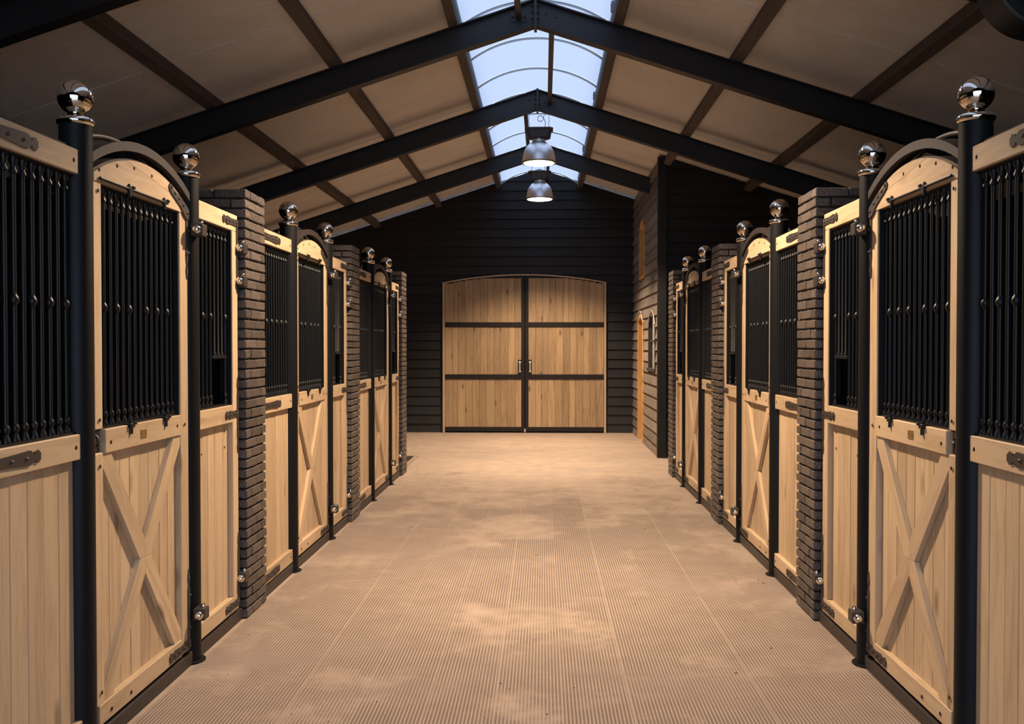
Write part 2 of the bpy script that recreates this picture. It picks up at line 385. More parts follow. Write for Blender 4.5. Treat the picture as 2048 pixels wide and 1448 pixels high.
# openings: door_2 (15.25-16.1), window_2 (13.62-14.50), window_3 (15.2-15.85)
HOLES = ((15.30, 16.10, -1, 2.13), (13.64, 14.50, 1.26, 2.12), (15.18, 15.85, 2.76, 3.70))
def wall_with_holes(bm, y0, y1, z1, holes, x0, x1):
    ys = sorted({y0, y1} | {h[0] for h in holes} | {h[1] for h in holes}); zs = sorted({0, z1} | {max(0, h[2]) for h in holes} | {h[3] for h in holes})
    for a, c in zip(ys, ys[1:]):
        for d, e in zip(zs, zs[1:]):
            my, mz = (a + c) / 2, (d + e) / 2
            if any(h[0] < my < h[1] and h[2] < mz < h[3] for h in holes): continue
            add_box(bm, x0, x1, a, c, d, e)
wall_with_holes(bm, RMY, YB, zt_, HOLES, RMX + 0.012, RMX + 0.14)
link('core', finish(bm), 'stall_dark', wrs)
lap_boards(wrs, 'x', RMX, -1, RMY + 0.02, YB - 0.03, 0.0, zt_, 0.172, 'board_y', holes=HOLES, proud=0.030)
box('corner_post', RMX - 0.045, RMX + 0.08, RMY - 0.045, RMY + 0.05, 0, zt_, 'board_x', wrs, 0.004)
wrf = struct('wall_room_front', 'black lapped board front wall of the corner room behind the right stalls', (0, 0, 0),
             gable_slab(RMX + 0.02, XR, RMY + 0.012, RMY + 0.14, -0.02), 'board_x')
lap_boards(wrf, 'y', RMY, -1, RMX + 0.08, XR, 0.0, 4.4, 0.172, 'board_x', clips=CS)
# dark inside of the room (back of the openings)
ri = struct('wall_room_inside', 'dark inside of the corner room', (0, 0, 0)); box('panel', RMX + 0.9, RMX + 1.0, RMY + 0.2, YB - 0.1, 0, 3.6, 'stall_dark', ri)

# ------------------------------------------------------------------ ceiling sheets
ce = struct('ceiling', 'beige ribbed roof sheets sloping up to the ridge skylight', (0, 0, 0))
sw = 1.04
for side in (-1, 1):
    xe = XL - 0.15 if side < 0 else XR + 0.15
    xi = RX + side * 0.765
    k = 0; y = Y0 - 0.2
    while y < YB + 0.1:
        y1 = min(y + sw + 0.05, YB + 0.2)
        off = 0.006 if k % 2 else 0.0
        bm = bmesh.new()
        add_prism(bm, [(xi, ceil_z(xi) + off), (xe, ceil_z(xe) + off), (xe, ceil_z(xe) + off + 0.03), (xi, ceil_z(xi) + off + 0.03)], lambda u, v, w: (u, w, v), y, y1)
        link('roof_sheet', finish(bm), 'roof', ce)
        y += sw; k += 1

# purlins
def purlin(x, label, w=0.10, h=0.122, side=1):
    z = ceil_z(x) - h * 1.05 + 0.004
    a = math.atan(SL) * (1 if x < RX else -1)
    ye = YB - 0.02 if not 1.5 < x < 2.5 else RMY - 0.06
    me = box_me(w, ye - Y0 - 0.02, h, 'purlin', 0.004)
    o = link('purlin', me, 'purlin', None, (x, (ye + Y0) / 2, z + h * 0.5), (0, -a, 0)); o['label'] = label; o['category'] = 'roof beam'; o['group'] = 'timber roof purlins'
purlin(RX - 1.86, 'dark timber purlin midway up the left roof slope')
purlin(RX - 3.0, 'dark timber purlin lowest on the left roof slope')
purlin(RX + 1.84, 'dark timber purlin midway up the right roof slope')
purlin(RX + 2.98, 'dark timber purlin lowest on the right roof slope')
purlin(RX - 0.765, 'dark timber purlin along the left edge of the skylight', 0.085, 0.13)
purlin(RX + 0.765, 'dark timber purlin along the right edge of the skylight', 0.085, 0.13)

# ------------------------------------------------------------------ ridge skylight (window_1)
sk = struct('window_1', 'long vaulted ridge skylight of clear sheets on curved bars', (0, 0, 0))
HW = 0.715; RISE = 0.24; ZE = 4.568
RR = (HW * HW + RISE * RISE) / (2 * RISE); A0 = math.asin(HW / RR)
def vault(t, r=0.0):
    a = -A0 + 2 * A0 * t
    return (RX + (RR + r) * math.sin(a), ZE + RISE - RR + (RR + r) * math.cos(a))
bows = [8.62 + 1.04 * k for k in range(-12, 9)]
for i, yb in enumerate(bows):
    if yb > YB - 0.02: continue
    key = 'bow'
    if key not in CACHE:
        bm = bmesh.new(); pts = [vault(t / 20, -0.022) for t in range(21)] + [vault(t / 20, -0.004) for t in range(20, -1, -1)]
        add_prism(bm, pts, lambda u, v, w: (u, w, v), -0.014, 0.014); CACHE[key] = finish(bm)
    link('glazing_bar', CACHE[key], 'bow', sk, (0, yb, 0))
    y1 = min(yb + 1.04, YB)
    key = ('pane', round(y1 - yb, 3))
    if key not in CACHE:
        bm = bmesh.new(); n = 20; A = [bm.verts.new((vault(t / n)[0], 0, vault(t / n)[1])) for t in range(n + 1)]; B = [bm.verts.new((vault(t / n)[0], y1 - yb - 0.01, vault(t / n)[1])) for t in range(n + 1)]
        for t in range(n): bm.faces.new((A[t], A[t + 1], B[t + 1], B[t]))
        CACHE[key] = finish(bm, 60)
    link('pane', CACHE[key], 'sheet_clear', sk, (0, yb + 0.005, 0))
for side in (-1, 1):
    x = RX + side * HW
    box('edge_trim', x - 0.012, x + 0.012, Y0, YB, ZE - 0.02, ZE + 0.12, 'bow', sk)
    for yy in (8.15, 11.05, 14.0):     # opener boxes clipped to the right edge bar
        if side > 0: box('clip_box', x - 0.05, x, yy, yy + 0.10, ZE - 0.03, ZE + 0.05, 'bow', sk, 0.006)

# ------------------------------------------------------------------ steel rafters
RAF_Y = [5.60, 8.50, 11.47, 14.42]
RH = 0.245
names = ['nearest to the camera, crossing the top corners', 'second from the camera with its apex at the top edge', 'third from the camera, above the lamps', 'farthest from the camera, behind the lamps']
for k, y in enumerate(RAF_Y):
    t = thing('steel_rafter', 'black steel gable rafter ' + names[k], 'rafter', (RX, y, 0), 'black steel rafters')
    for side in (-1, 1):
        xe = XL if side < 0 else XR
        if k == 3 and side > 0: xe = RMX + 0.02
        bm = bmesh.new()
        def pz(x, d): return rafter_top(x) - d
        x0 = RX + side * 0.012
        f = lambda u, v, w: (u - RX, w, v)
        add_prism(bm, [(x0, pz(x0, 0.012)), (xe, pz(xe, 0.012)), (xe, pz(xe, RH - 0.012)), (x0, pz(x0, RH - 0.012))], f, -0.006, 0.006)
        add_prism(bm, [(x0, pz(x0, 0)), (xe, pz(xe, 0)), (xe, pz(xe, 0.013)), (x0, pz(x0, 0.013))], f, -0.055, 0.055)
        add_prism(bm, [(x0, pz(x0, RH - 0.013)), (xe, pz(xe, RH - 0.013)), (xe, pz(xe, RH)), (x0, pz(x0, RH))], f, -0.055, 0.055)
        me = finish(bm); o = link('beam', me, 'frame_steel', t, (RX, y, 0))
        # end plate at the apex
        box('end_plate', RX, RX + side * 0.013, y - 0.06, y + 0.06, RTOP - RH - 0.03, RTOP + 0.005, 'frame_steel', t)
        bm = bmesh.new()
        for bz in (0.05, 0.11, 0.17, 0.22):
            add_tube(bm, [(side * 0.013, -0.035, RTOP - bz), (side * 0.035, -0.035, RTOP - bz)], 0.010, 6)
        for bx in ((0.10, 0.11), (0.19, 0.13)) :
            add_dome(bm, (side * bx[0], -0.006, RTOP - bx[1] - SL * bx[0] * 0.5), 0.011, 0.012, (0, -1, 0))
        link('bolts', finish(bm), 'iron', t, (RX, y, 0))

# ridge ties
TIES = [(2.56, 5.53, 0.15), (5.60, 8.50, -0.155), (8.50, 11.47, 0.15), (11.47, 14.42, -0.155), (14.42, YB, 0.15)]
tl_lab = {1: 'square steel ridge tie left of the apex at the top edge of the photo', 2: 'square steel ridge tie crossing the largest skylight bay', 3: 'square steel ridge tie behind the nearer hanging lamp, left of it', 4: 'square steel ridge tie beside the farther hanging lamp, right of it'}
for k, (ya, yc, dx) in enumerate(TIES):
    if k == 0: continue
    t = thing('ridge_tie', tl_lab[k], 'steel tie', (RX + dx, ya, 4.60), 'ridge ties between the rafters')
    x = RX + dx; z = rafter_top(x) - 0.105
    box('tube', x - 0.026, x + 0.026, ya + 0.012, yc - 0.012, z - 0.026, z + 0.026, 'iron', t, 0.003)
    for yy, s in ((ya + 0.010, 1), (yc - 0.010, -1)):
        if yy > YB - 0.2: continue
        box('foot_plate', x - 0.075, x + 0.075, yy - 0.004, yy + 0.004, z - 0.045, z + 0.045, 'frame_steel', t)
        bm = bmesh.new()
        for bx in (-0.055, 0.055): add_dome(bm, (bx, 0, 0), 0.013, 0.014, (0, s, 0))
        link('bolts', finish(bm), 'iron', t, (x, yy + s * 0.004, z))

# ------------------------------------------------------------------ stall fronts
SIDES = {'left': dict(x=-1.80, s=1, y=[3.52, 6.50, 9.50]), 'right': dict(x=1.64, s=-1, y=[3.58, 6.50, 9.46])}
POS = ['nearest', 'middle', 'farthest']
D_SMALL, D_PIL, W_PIL = 1.105, 1.83, 0.37
R_POST = 0.0605

def bar_profile(kn, ztop=0.97):
    p = [(0.0165, 0), (0.0165, 0.004), (0.0145, 0.012), (0.010, 0.024), (0.0085, 0.030), (0.0125, 0.036), (0.0145, 0.046), (0.0125, 0.055), (0.0085, 0.060), (0.0085, 0.066)]
    if kn:
        zz = 0.485
        p += [(0.0085, zz - 0.026), (0.0085, zz - 0.018), (0.011, zz - 0.015), (0.0165, zz - 0.005), (0.0165, zz + 0.005), (0.011, zz + 0.015), (0.0085, zz + 0.018), (0.0085, zz + 0.026)]
    h = ztop
    p += [(0.0085, h - 0.066), (0.0085, h - 0.058), (0.0135, h - 0.055), (0.0135, h - 0.046), (0.009, h - 0.040), (0.009, h - 0.026), (0.0155, h - 0.014), (0.0155, h)]
    return p
def short_bar_profile(h):
    return [(0.0145, 0), (0.0145, 0.012), (0.0085, 0.020), (0.0085, h - 0.058), (0.0135, h - 0.055), (0.0135, h - 0.046), (0.009, h - 0.040), (0.009, h - 0.026), (0.0155, h - 0.014), (0.0155, h)]

class Side:
    def __init__(self, d): self.x, self.s = d['x'], d['s']
    def X(self, n): return self.x + self.s * n
    def box(self, name, s0, s1, n0, n1, z0, z1, mat, parent, bev=0.0):
        return box(name, self.X(n0), self.X(n1), s0, s1, z0, z1, mat, parent, bev)
    def prism(self, name, pts, n0, n1, mat, parent, extra=None, key=None, rot=0.0, pre=None):
        """polygon in (s, z) extruded in n"""
        cs = sum(p[0] for p in pts) / len(pts); cz = sum(p[1] for p in pts) / len(pts)
        ck = ('prism', self.s, mat, key, round(n0, 4), round(n1, 4), round(rot, 4)) + tuple((round(p[0] - cs, 4), round(p[1] - cz, 4)) for p in pts)
        nc = (n0 + n1) / 2
        if ck not in CACHE:
            bm = bmesh.new(); c, sn = math.cos(-rot), math.sin(-rot)
            def fn(u, v, w):
                y, z = u - cs, v - cz
                return (self.s * (w - nc), y * c - z * sn, y * sn + z * c)
            add_prism(bm, pts, fn, n0, n1)
            if extra: extra(bm, fn)
            CACHE[ck] = finish(bm)
        return link(name, CACHE[ck], mat, parent, (self.X(nc), cs, cz), (rot, 0, 0))
    def planks(self, parent, s0, s1, z0, z1, nf, th, count):
        w = (s1 - s0) / count
        edges = [s0] + [s0 + w * (i + random.uniform(-0.10, 0.10)) for i in range(1, count)] + [s1]
        edges = [round(e * 200) / 200 if 0 < i < count else e for i, e in enumerate(edges)]
        for a, c in zip(edges, edges[1:]):
            self.box('plank', a + 0.001, c - 0.001, nf - th - random.choice((0, 0.0015)), nf - random.choice((0, 0.001, 0.002)), z0, z1, 'wood_v', parent, 0.0022)
    def bars(self, parent, ss, kn, n=0.0, z0=1.273, h=0.97):
        for s, k in zip(ss, kn):
            me = lathe_me(('bar', k, round(h, 3)), bar_profile(k, h), 10)
            link('bar', me, 'bar', parent, (self.X(n), s, z0))
    def plugs(self, parent, pts, n, r=0.0085, h=0.002, name='bolt_heads'):
        bm = bmesh.new(); s0, z0 = pts[0]
        for s, z in pts: add_dome(bm, (0, s - s0, z - z0), r, h, (self.s, 0, 0), 8)
        link(name, finish(bm), 'plug', parent, (self.X(n), s0, z0))

def strap_pts(s0, s1, zc, hh=0.019):
    """strap hinge leaf from the edge s0 to a scalloped rosette at s1"""
    d = 1 if s1 > s0 else -1
    r = 0.024; e = s1 - d * r
    up = [(s0, zc + hh * 1.05), (s0 + (e - s0) * 0.5, zc + hh * 0.9), (e - d * 0.045, zc + hh * 1.25), (e - d * 0.028, zc + hh * 0.75), (e - d * 0.020, zc + hh * 0.45)]
    ro = []
    for i in range(13):
        a = PI * 0.86 - i * (PI * 1.72) / 12
        rr = r * (1.0 if i % 2 else 0.84)
        ro.append((e + d * rr * math.cos(a), zc + rr * math.sin(a)))
    dn = [(p[0], 2 * zc - p[1]) for p in reversed(up)]
    return up + ro + dn

def spear_pts(sc, z0, z1, hw=0.011):
    """upright strap ending in a spear point at z1"""
    d = 1 if z1 > z0 else -1
    L = abs(z1 - z0)
    seq = [(hw, 0), (hw, L - 0.10), (hw * 0.45, L - 0.075), (hw * 0.5, L - 0.065), (hw * 1.1, L - 0.045), (hw * 0.7, L - 0.02), (0.0008, L)]
    return [(sc - w, z0 + d * h) for w, h in seq] + [(sc + w, z0 + d * h) for w, h in reversed(seq)]

def hinge_bracket(sd, parent, s, n, z, mount):
    """boxy hinge block with a bright domed cap nut; mount 'post' or 'pillar'"""
    b = sd.box('hinge_bracket', s - 0.035, s + 0.035, n - 0.03, n + 0.03, z - 0.03, z + 0.03, 'iron', parent, 0.004)
    me = lathe_me('nut', [(0.019, 0), (0.019, 0.004), (0.0225, 0.005), (0.0225, 0.012), (0.021, 0.019), (0.015, 0.026), (0.007, 0.0295), (0, 0.030)], 16, 50)
    link('cap_nut', me, 'nut', b, (sd.X(n + 0.005), s - 0.035, z), (PI / 2, 0, 0))
    me2 = lathe_me('pin', [(0.011, 0), (0.011, 0.012), (0.006, 0.018), (0, 0.019)], 10)
    link('hinge_pin', me2, 'nut', b, (sd.X(n + 0.008), s + 0.012, z + 0.03))

def make_post(sd, side, pos, y, which):
    t = thing('stall_post', 'black post with polished ball finial on the %s side of the %s %s stall door' % (which, pos, side), 'post', (sd.x, y, 0), 'ball-topped stall posts')
    me = lathe_me('post', [(R_POST, 0.0), (R_POST, 2.452)], 28, 40); link('tube', me, 'steel', t, (sd.x, y, 0))
    me = lathe_me('base', [(0.082, 0.0), (0.082, 0.006), (0.064, 0.008)], 24, 40); link('base_plate', me, 'steel', t, (sd.x, y, 0.001))
    me = lathe_me('collar', [(0.062, 0), (0.066, 0.003), (0.0695, 0.010), (0.0695, 0.018), (0.065, 0.026), (0.056, 0.030), (0.050, 0.031), (0.040, 0.036), (0.028, 0.044), (0.024, 0.055), (0.0, 0.056)], 32, 30)
    link('collar', me, 'chrome', t, (sd.x, y, 2.448))
    r = 0.0657
    me = lathe_me('ball', [(r * math.sin(PI * i / 22), -r * math.cos(PI * i / 22)) for i in range(23)], 36, 80)
    link('ball_finial', me, 'chrome', t, (sd.x, y, 2.555))
    return t

def arc_pts(s0, s1, z_end, rise, n=22):
    c = (s1 - s0) / 2; R = (c * c + rise * rise) / (2 * rise); a0 = math.asin(c / R); mid = (s0 + s1) / 2
    return [(mid + R * math.sin(a), z_end + rise - R + R * math.cos(a)) for a in [-a0 + 2 * a0 * i / n for i in range(n + 1)]]

def make_arch(sd, side, pos, y):
    t = thing('steel_arch', 'curved black steel arch above the %s stall door on the %s' % (pos, side), 'arch', (sd.x, y, 2.3), 'steel arches between the posts')
    s0, s1 = y + 0.045, y + D_SMALL - 0.03
    up = arc_pts(s0, s1, 2.352, 0.135); lo = arc_pts(s0, s1, 2.312, 0.135)
    sd.prism('front_band', up + lo[::-1], 0.008, 0.036, 'iron', t)
    up = arc_pts(s0, s1, 2.350, 0.135); lo = arc_pts(s0, s1, 2.338, 0.135)
    sd.prism('cover_band', up + lo[::-1], -0.055, 0.008, 'iron', t)
    key = ('rear', sd.s)
    bm = bmesh.new(); a = arc_pts(s0, s1, 2.375, 0.135)
    if key not in CACHE:
        add_tube(bm, [(0, p[0] - y, p[1] - 2.3) for p in a], 0.013, 8); CACHE[key] = finish(bm, 50)
    else: bm.free()
    link('rear_tube', CACHE[key], 'iron', t, (sd.X(-0.10), y, 2.3))

def make_door(sd, side, pos, y):
    ps = y + D_SMALL
    s0, s1 = y + 0.062, ps - 0.082          # leaf
    i0, i1 = s0 + 0.068, s1 - 0.098         # inside the stiles
    t = thing('stall_door', 'arch-topped timber stall door with X brace and black bars, %s door on the %s' % (pos, side), 'door', (sd.x, y + 0.06, 0.08), 'arched stall doors')
    nf = 0.035; nb = -0.030
    sd.box('stile', s0, i0, nb, nf, 1.268, 2.28, 'wood_v', t, 0.003)
    sd.box('stile', s0, i0, nb, nf, 0.165, 1.172, 'wood_v', t, 0.003)
    sd.box('stile', i1, s1, nb, nf, 0.085, 2.28, 'wood_v', t, 0.003)
    # arched top rail, two boards joined by a seam
    top = arc_pts(s0, s1, 2.282, 0.122)
    za, zc_ = 2.385, 2.318
    lower = [(s0, 2.252), (s1, 2.252)]
    full = top[::-1] + lower
    # split along a sloping seam that falls towards the far side
    def line(s): return 2.397 + (2.297 - 2.397) * (s - (s0 + 0.20)) / (s1 - s0 - 0.20)
    nx_, nz_ = 0.10 / (s1 - s0 - 0.20), 1.0
    dd = nx_ * (s0 + 0.20) + 2.397
    poly = [(s0, 2.252), (s1, 2.252)] + top[::-1]
    pa = clip(poly, nx_, nz_, dd - 0.0008); pc = clip(poly, -nx_, -nz_, -dd - 0.0008)
    sd.prism('arch_rail', pa, nb, nf + 0.004, 'wood_h', t)
    if len(pc) > 2: sd.prism('arch_cap', pc, nb, nf + 0.004, 'wood_h', t)
    capu = arc_pts(s0, s1, 2.290, 0.122); capl = arc_pts(s0, s1, 2.2835, 0.122)
    sd.prism('edge_strip', capu + capl[::-1], nb - 0.012, nf - 0.01, 'iron', t)
    sd.box('mid_rail', i0 + 0.014, i1, nb, nf + 0.004, 1.166, 1.264, 'wood_h', t, 0.003)
    sd.box('bottom_rail', s0 + 0.02, i1, nb, nf + 0.002, 0.082, 0.165, 'wood_h', t, 0.003)
    sd.planks(t, i0 - 0.01, i1 + 0.01, 0.155, 1.175, 0.008, 0.022, 8)
    # X brace: four mitred pieces
    mc, zc = (i0 + i1) / 2, 0.665; hw = 0.044
    zl, zh = 0.165, 1.166
    def brace(c0, out):
        """piece from the middle out to the corner (c0 s, z)"""
        ds, dz = c0[0] - mc, c0[1] - zc; Lx = math.hypot(ds, dz); u = (ds / Lx, dz / Lx); nrm = (-u[1], u[0])
        P = [(mc + nrm[0] * hw, zc + nrm[1] * hw), (mc + u[0] * Lx * 1.2 + nrm[0] * hw, zc + u[1] * Lx * 1.2 + nrm[1] * hw),
             (mc + u[0] * Lx * 1.2 - nrm[0] * hw, zc + u[1] * Lx * 1.2 - nrm[1] * hw), (mc - nrm[0] * hw, zc - nrm[1] * hw)]
        # mitre in the middle
        P[0] = (P[0][0] - u[0] * 0.1, P[0][1] - u[1] * 0.1); P[3] = (P[3][0] - u[0] * 0.1, P[3][1] - u[1] * 0.1)
        P = clip(P, 1, 0, i1) ; P = clip(P, -1, 0, -i0); P = clip(P, 0, 1, zh); P = clip(P, 0, -1, -zl)
        if dz > 0: P = clip(P, 0, -1, -(zc + 0.0008))
        else: P = clip(P, 0, 1, zc - 0.0008)
        if out: P = clip(P, 1, 0, mc - 0.0008) if ds < 0 else clip(P, -1, 0, -(mc + 0.0008))
        ang = -math.atan2(ds, dz)
        sd.prism('brace', P, 0.008, 0.031, 'wood_v', t, rot=ang)
    brace((i0 + 0.02, zh), True); brace((i1 - 0.02, zh), True); brace((i0 + 0.02, zl), True); brace((i1 - 0.02, zl), True)
    # bars
    nbars = 14; sp = (i1 - i0 - 0.05) / (nbars - 1)
    ss = [i0 + 0.028 + sp * i for i in range(nbars)]
    kn = [i in (1, 3, 5, 8, 10, 12) for i in range(nbars)]
    sd.bars(t, ss, kn)
    sd.box('bar_rail', i0, i1, -0.022, 0.020, 1.262, 1.273, 'bar', t)
    sd.box('bar_rail', i0, i1, -0.022, 0.020, 2.243, 2.254, 'bar', t)
    sd.box('bar_frame', i1 - 0.010, i1 - 0.0005, -0.031, 0.029, 1.264, 2.252, 'bar', t)
    sd.box('bar_frame', i0 + 0.0005, i0 + 0.008, -0.031, 0.026, 1.273, 2.252, 'bar', t)
    # catches of the opening bar leaf
    for q, (sa, zz, sg) in enumerate(((ss[4] - 0.02, 1.255, 1), (ss[10], 1.255, 1), (ss[4] - 0.02, 2.262, -1), (ss[10], 2.262, -1))):
        c = sd.box('catch', sa - 0.022, sa + 0.022, 0.012, 0.052, zz - 0.004, zz + 0.016, 'bar', t, 0.003)
        me = lathe_me('catchpin', [(0.009, 0), (0.009, 0.05), (0.006, 0.056), (0, 0.057)], 10)
        link('catch_pin', me, 'bar', c, (sd.X(0.042), sa, zz - 0.030))
        sd.box('catch_lug', sa + 0.012, sa + 0.034, 0.03, 0.056, zz + 0.008, zz + 0.02, 'bar', c, 0.002)
    bm = bmesh.new(); add_tube(bm, [(0, 0, 0), (0, ss[10] - i0 + 0.06, 0)], 0.006, 8)
    link('slide_rod', finish(bm), 'bar', t, (sd.X(0.046), i0 - 0.03, 2.266))
    # latch blocks in the near stile and under it
    lb = sd.box('latch_box', s0 + 0.004, i0 + 0.01, nb, 0.016, 1.176, 1.264, 'iron', t, 0.002)
    bm = bmesh.new(); add_tube(bm, [(0, 0, 0.025), (sd.s * 0.016, 0, 0.018), (sd.s * 0.020, 0, 0), (sd.s * 0.016, 0, -0.018), (0, 0, -0.025)], 0.006, 8)
    link('finger_pull', finish(bm, 60), 'iron', lb, (sd.X(0.014), s0 + 0.03, 1.22))
    l2 = sd.box('latch_box', s0 + 0.002, s0 + 0.02, nb, 0.02, 0.085, 0.163, 'iron', t, 0.002)
    # name plate
    pm = mc - 0.03
    pl = sd.box('name_plate', pm - 0.029, pm + 0.029, nf + 0.004, nf + 0.0065, 1.194, 1.234, 'brass', t, 0.0008); pl['label'] = 'small brass name plate'
    sd.plugs(pl, [(pm - 0.022, 1.214), (pm + 0.022, 1.214)], nf + 0.0065, 0.003, 0.001, 'screws')
    # hinge straps on the far edge
    def studs_on(pts):
        def ex(bm, fn):
            for s, z in pts:
                p = Vector(fn(s, z, nf + 0.010)); add_dome(bm, p, 0.007, 0.007, (sd.s, 0, 0), 7)
        return ex
    a = [(s1, 2.275), (s1 - 0.09, 2.318), (s1 - 0.19, 2.348), (s1 - 0.205, 2.362), (s1 - 0.225, 2.368), (s1 - 0.237, 2.352), (s1 - 0.227, 2.334), (s1 - 0.20, 2.318), (s1 - 0.10, 2.275), (s1 - 0.045, 2.235), (s1 - 0.02, 2.225), (s1, 2.225)]
    sd.prism('hinge_strap', a, nf + 0.004, nf + 0.010, 'iron', t, extra=studs_on([(s1 - 0.02, 2.255), (s1 - 0.07, 2.287), (s1 - 0.125, 2.310), (s1 - 0.175, 2.328), (s1 - 0.215, 2.35)]), key='d1')
    sd.prism('edge_strap', spear_pts(s1 - 0.012, 2.235, 1.93), nf, nf + 0.005, 'iron', t, extra=studs_on([(s1 - 0.012, 2.17), (s1 - 0.012, 2.06)]), key='d2')
    sd.prism('hinge_strap', strap_pts(s1, s1 - 0.26, 0.118), nf + 0.002, nf + 0.008, 'iron', t, extra=studs_on([(s1 - 0.03, 0.118), (s1 - 0.09, 0.118), (s1 - 0.15, 0.118), (s1 - 0.20, 0.118)]), key='d3')
    sd.prism('edge_strap', spear_pts(s1 - 0.012, 0.11, 0.49), nf, nf + 0.005, 'iron', t, extra=studs_on([(s1 - 0.012, 0.20), (s1 - 0.012, 0.36)]), key='d4')
    # bolt heads
    g = (i0 + s0) / 2
    sd.plugs(t, [(g, 1.305), (g, 1.12), (g, 0.215), (g, 2.215), (i0 + 0.06, 1.208), (i1 - 0.05, 1.215), (s1 - 0.055, 1.215), (i0 + 0.05, 0.118), (i0 + 0.23, 0.118), (g + 0.01, 2.30), (s0 + 0.20, 2.345), (s0 + 0.36, 2.365), (s0 + 0.54, 2.365)], nf + 0.0045)

def make_front_panel(sd, side, pos, y):
    s1 = y - 0.049; s0 = y - (2.98 - D_PIL - W_PIL) + (0.0)
    t = thing('bar_panel', 'fixed timber stall panel with black bars, %s big panel on the %s, before the door' % (pos, side), 'stall panel', (sd.x, (s0 + s1) / 2, 0.07), 'fixed stall panels')
    nf = 0.035; nb = -0.035
    sd.box('top_rail', s0, s1, nb, nf, 2.252, 2.346, 'wood_h', t, 0.003)
    sd.box('mid_rail', s0, s1, nb, nf, 1.166, 1.264, 'wood_h', t, 0.003)
    sd.box('bottom_rail', s0, s1, nb, nf, 0.075, 0.165, 'wood_h', t, 0.003)
    sd.box('cap_rail', s0, s1 + 0.02, nb - 0.015, nf - 0.025, 2.346, 2.362, 'steel', t)
    sd.planks(t, s0, s1 - 0.010, 0.155, 1.175, 0.010, 0.024, 7)
    n = 13; sp = 0.0565
    ss = [s1 - 0.038 - sp * i for i in range(n) if s1 - 0.038 - sp * i > s0 + 0.02]
    sd.bars(t, ss, [i % 2 == 0 for i in range(len(ss))])
    sd.box('bar_rail', s0, s1, -0.022, 0.02, 1.262, 1.273, 'bar', t); sd.box('bar_rail', s0, s1, -0.022, 0.02, 2.243, 2.254, 'bar', t)
    def st(zc):
        def ex(bm, fn):
            for d in (0.06, 0.16, 0.26, 0.35): add_dome(bm, Vector(fn(s0 + d, zc, nf + 0.006)), 0.0075, 0.008, (sd.s, 0, 0), 8)
        return ex
    for zc in (2.300, 1.215, 0.118):
        L = 0.445 if zc > 0.5 else 0.40
        sd.prism('strap', strap_pts(s0, s0 + L, zc, 0.021), nf, nf + 0.006, 'iron', t, extra=st(zc), key=('p', round(zc, 2)))
    sd.plugs(t, [(s1 - 0.035, 2.30), (s1 - 0.035, 1.215), (s1 - 0.035, 0.118)], nf, 0.009)

def make_side_panel(sd, side, pos, y):
    ps = y + D_SMALL; pil = y + D_PIL
    s0, s1 = ps + 0.050, pil - 0.055
    i0, i1 = s0 + 0.02, s1 - 0.088
    t = thing('side_panel', 'narrow timber panel with a feed opening, %s one on the %s' % (pos, side), 'stall panel', (sd.x, (s0 + s1) / 2, 0.07), 'narrow panels beside the pillars')
    nf = 0.035; nb = -0.032
    sd.box('top_rail', s0, s1, nb, nf, 2.255, 2.350, 'wood_h', t, 0.003)
    sd.box('mid_rail', s0, i1, nb, nf, 1.166, 1.264, 'wood_h', t, 0.003)
    sd.box('bottom_rail', s0, s1, nb, nf, 0.080, 0.165, 'wood_h', t, 0.003)
    sd.box('stile', i1, s1, nb, nf, 0.165, 2.255, 'wood_v', t, 0.003)
    sd.planks(t, s0 + 0.005, i1 + 0.008, 0.155, 1.175, 0.006, 0.022, 5)
    sd.box('frame_angle', s1 + 0.003, s1 + 0.025, -0.04, 0.012, 0.0, 2.36, 'iron', t)
    n = 9; sp = (i1 - i0 - 0.05) / (n - 1)
    ss = [i0 + 0.02 + sp * i for i in range(n)]
    full = [0, 1, 2, 3, 4, 8]
    sd.bars(t, [ss[i] for i in full], [i % 2 == 0 for i in full])
    for i in (5, 6, 7):
        h = 2.243 - 1.545
        me = lathe_me(('sbar', i == 6), short_bar_profile(h) , 10); link('bar', me, 'bar', t, (sd.X(0), ss[i], 1.545))
    sd.box('bar_frame', i1 - 0.010, i1 - 0.0005, -0.031, 0.029, 1.264, 2.255, 'bar', t)
    sd.box('feed_crossbar', ss[4] + 0.004, ss[8] - 0.004, -0.014, 0.014, 1.530, 1.546, 'bar', t, 0.002)
    sd.box('bar_rail', s0, i1, -0.022, 0.020, 1.262, 1.273, 'bar', t); sd.box('bar_rail', s0, i1, -0.022, 0.020, 2.243, 2.256, 'bar', t)
    def st(pts):
        def ex(bm, fn):
            for s, z in pts: add_dome(bm, Vector(fn(s, z, nf + 0.006)), 0.007, 0.007, (sd.s, 0, 0), 7)
        return ex
    for zc, L in ((2.305, 0.25), (1.212, 0.22), (0.122, 0.23)):
        sd.prism('hinge_strap', strap_pts(s1, s1 - L, zc), nf, nf + 0.006, 'iron', t, extra=st([(s1 - 0.03 - 0.055 * i, zc) for i in range(4)]), key=('s', round(zc, 2)))
    sd.prism('edge_strap', spear_pts(s1 - 0.012, 2.30, 1.90), nf, nf + 0.005, 'iron', t)
    sd.prism('edge_strap', spear_pts(s1 - 0.012, 1.215, 0.98), nf, nf + 0.005, 'iron', t)
    sd.prism('edge_strap', spear_pts(s1 - 0.012, 1.215, 1.42), nf, nf + 0.005, 'iron', t)
    sd.prism('edge_strap', spear_pts(s1 - 0.012, 0.12, 0.52), nf, nf + 0.005, 'iron', t)
    sd.plugs(t, [(i1 - 0.06, 1.12), (i1 - 0.06, 1.03), (s0 + 0.12, 1.12), (s0 + 0.12, 1.03)], 0.0065, 0.007)

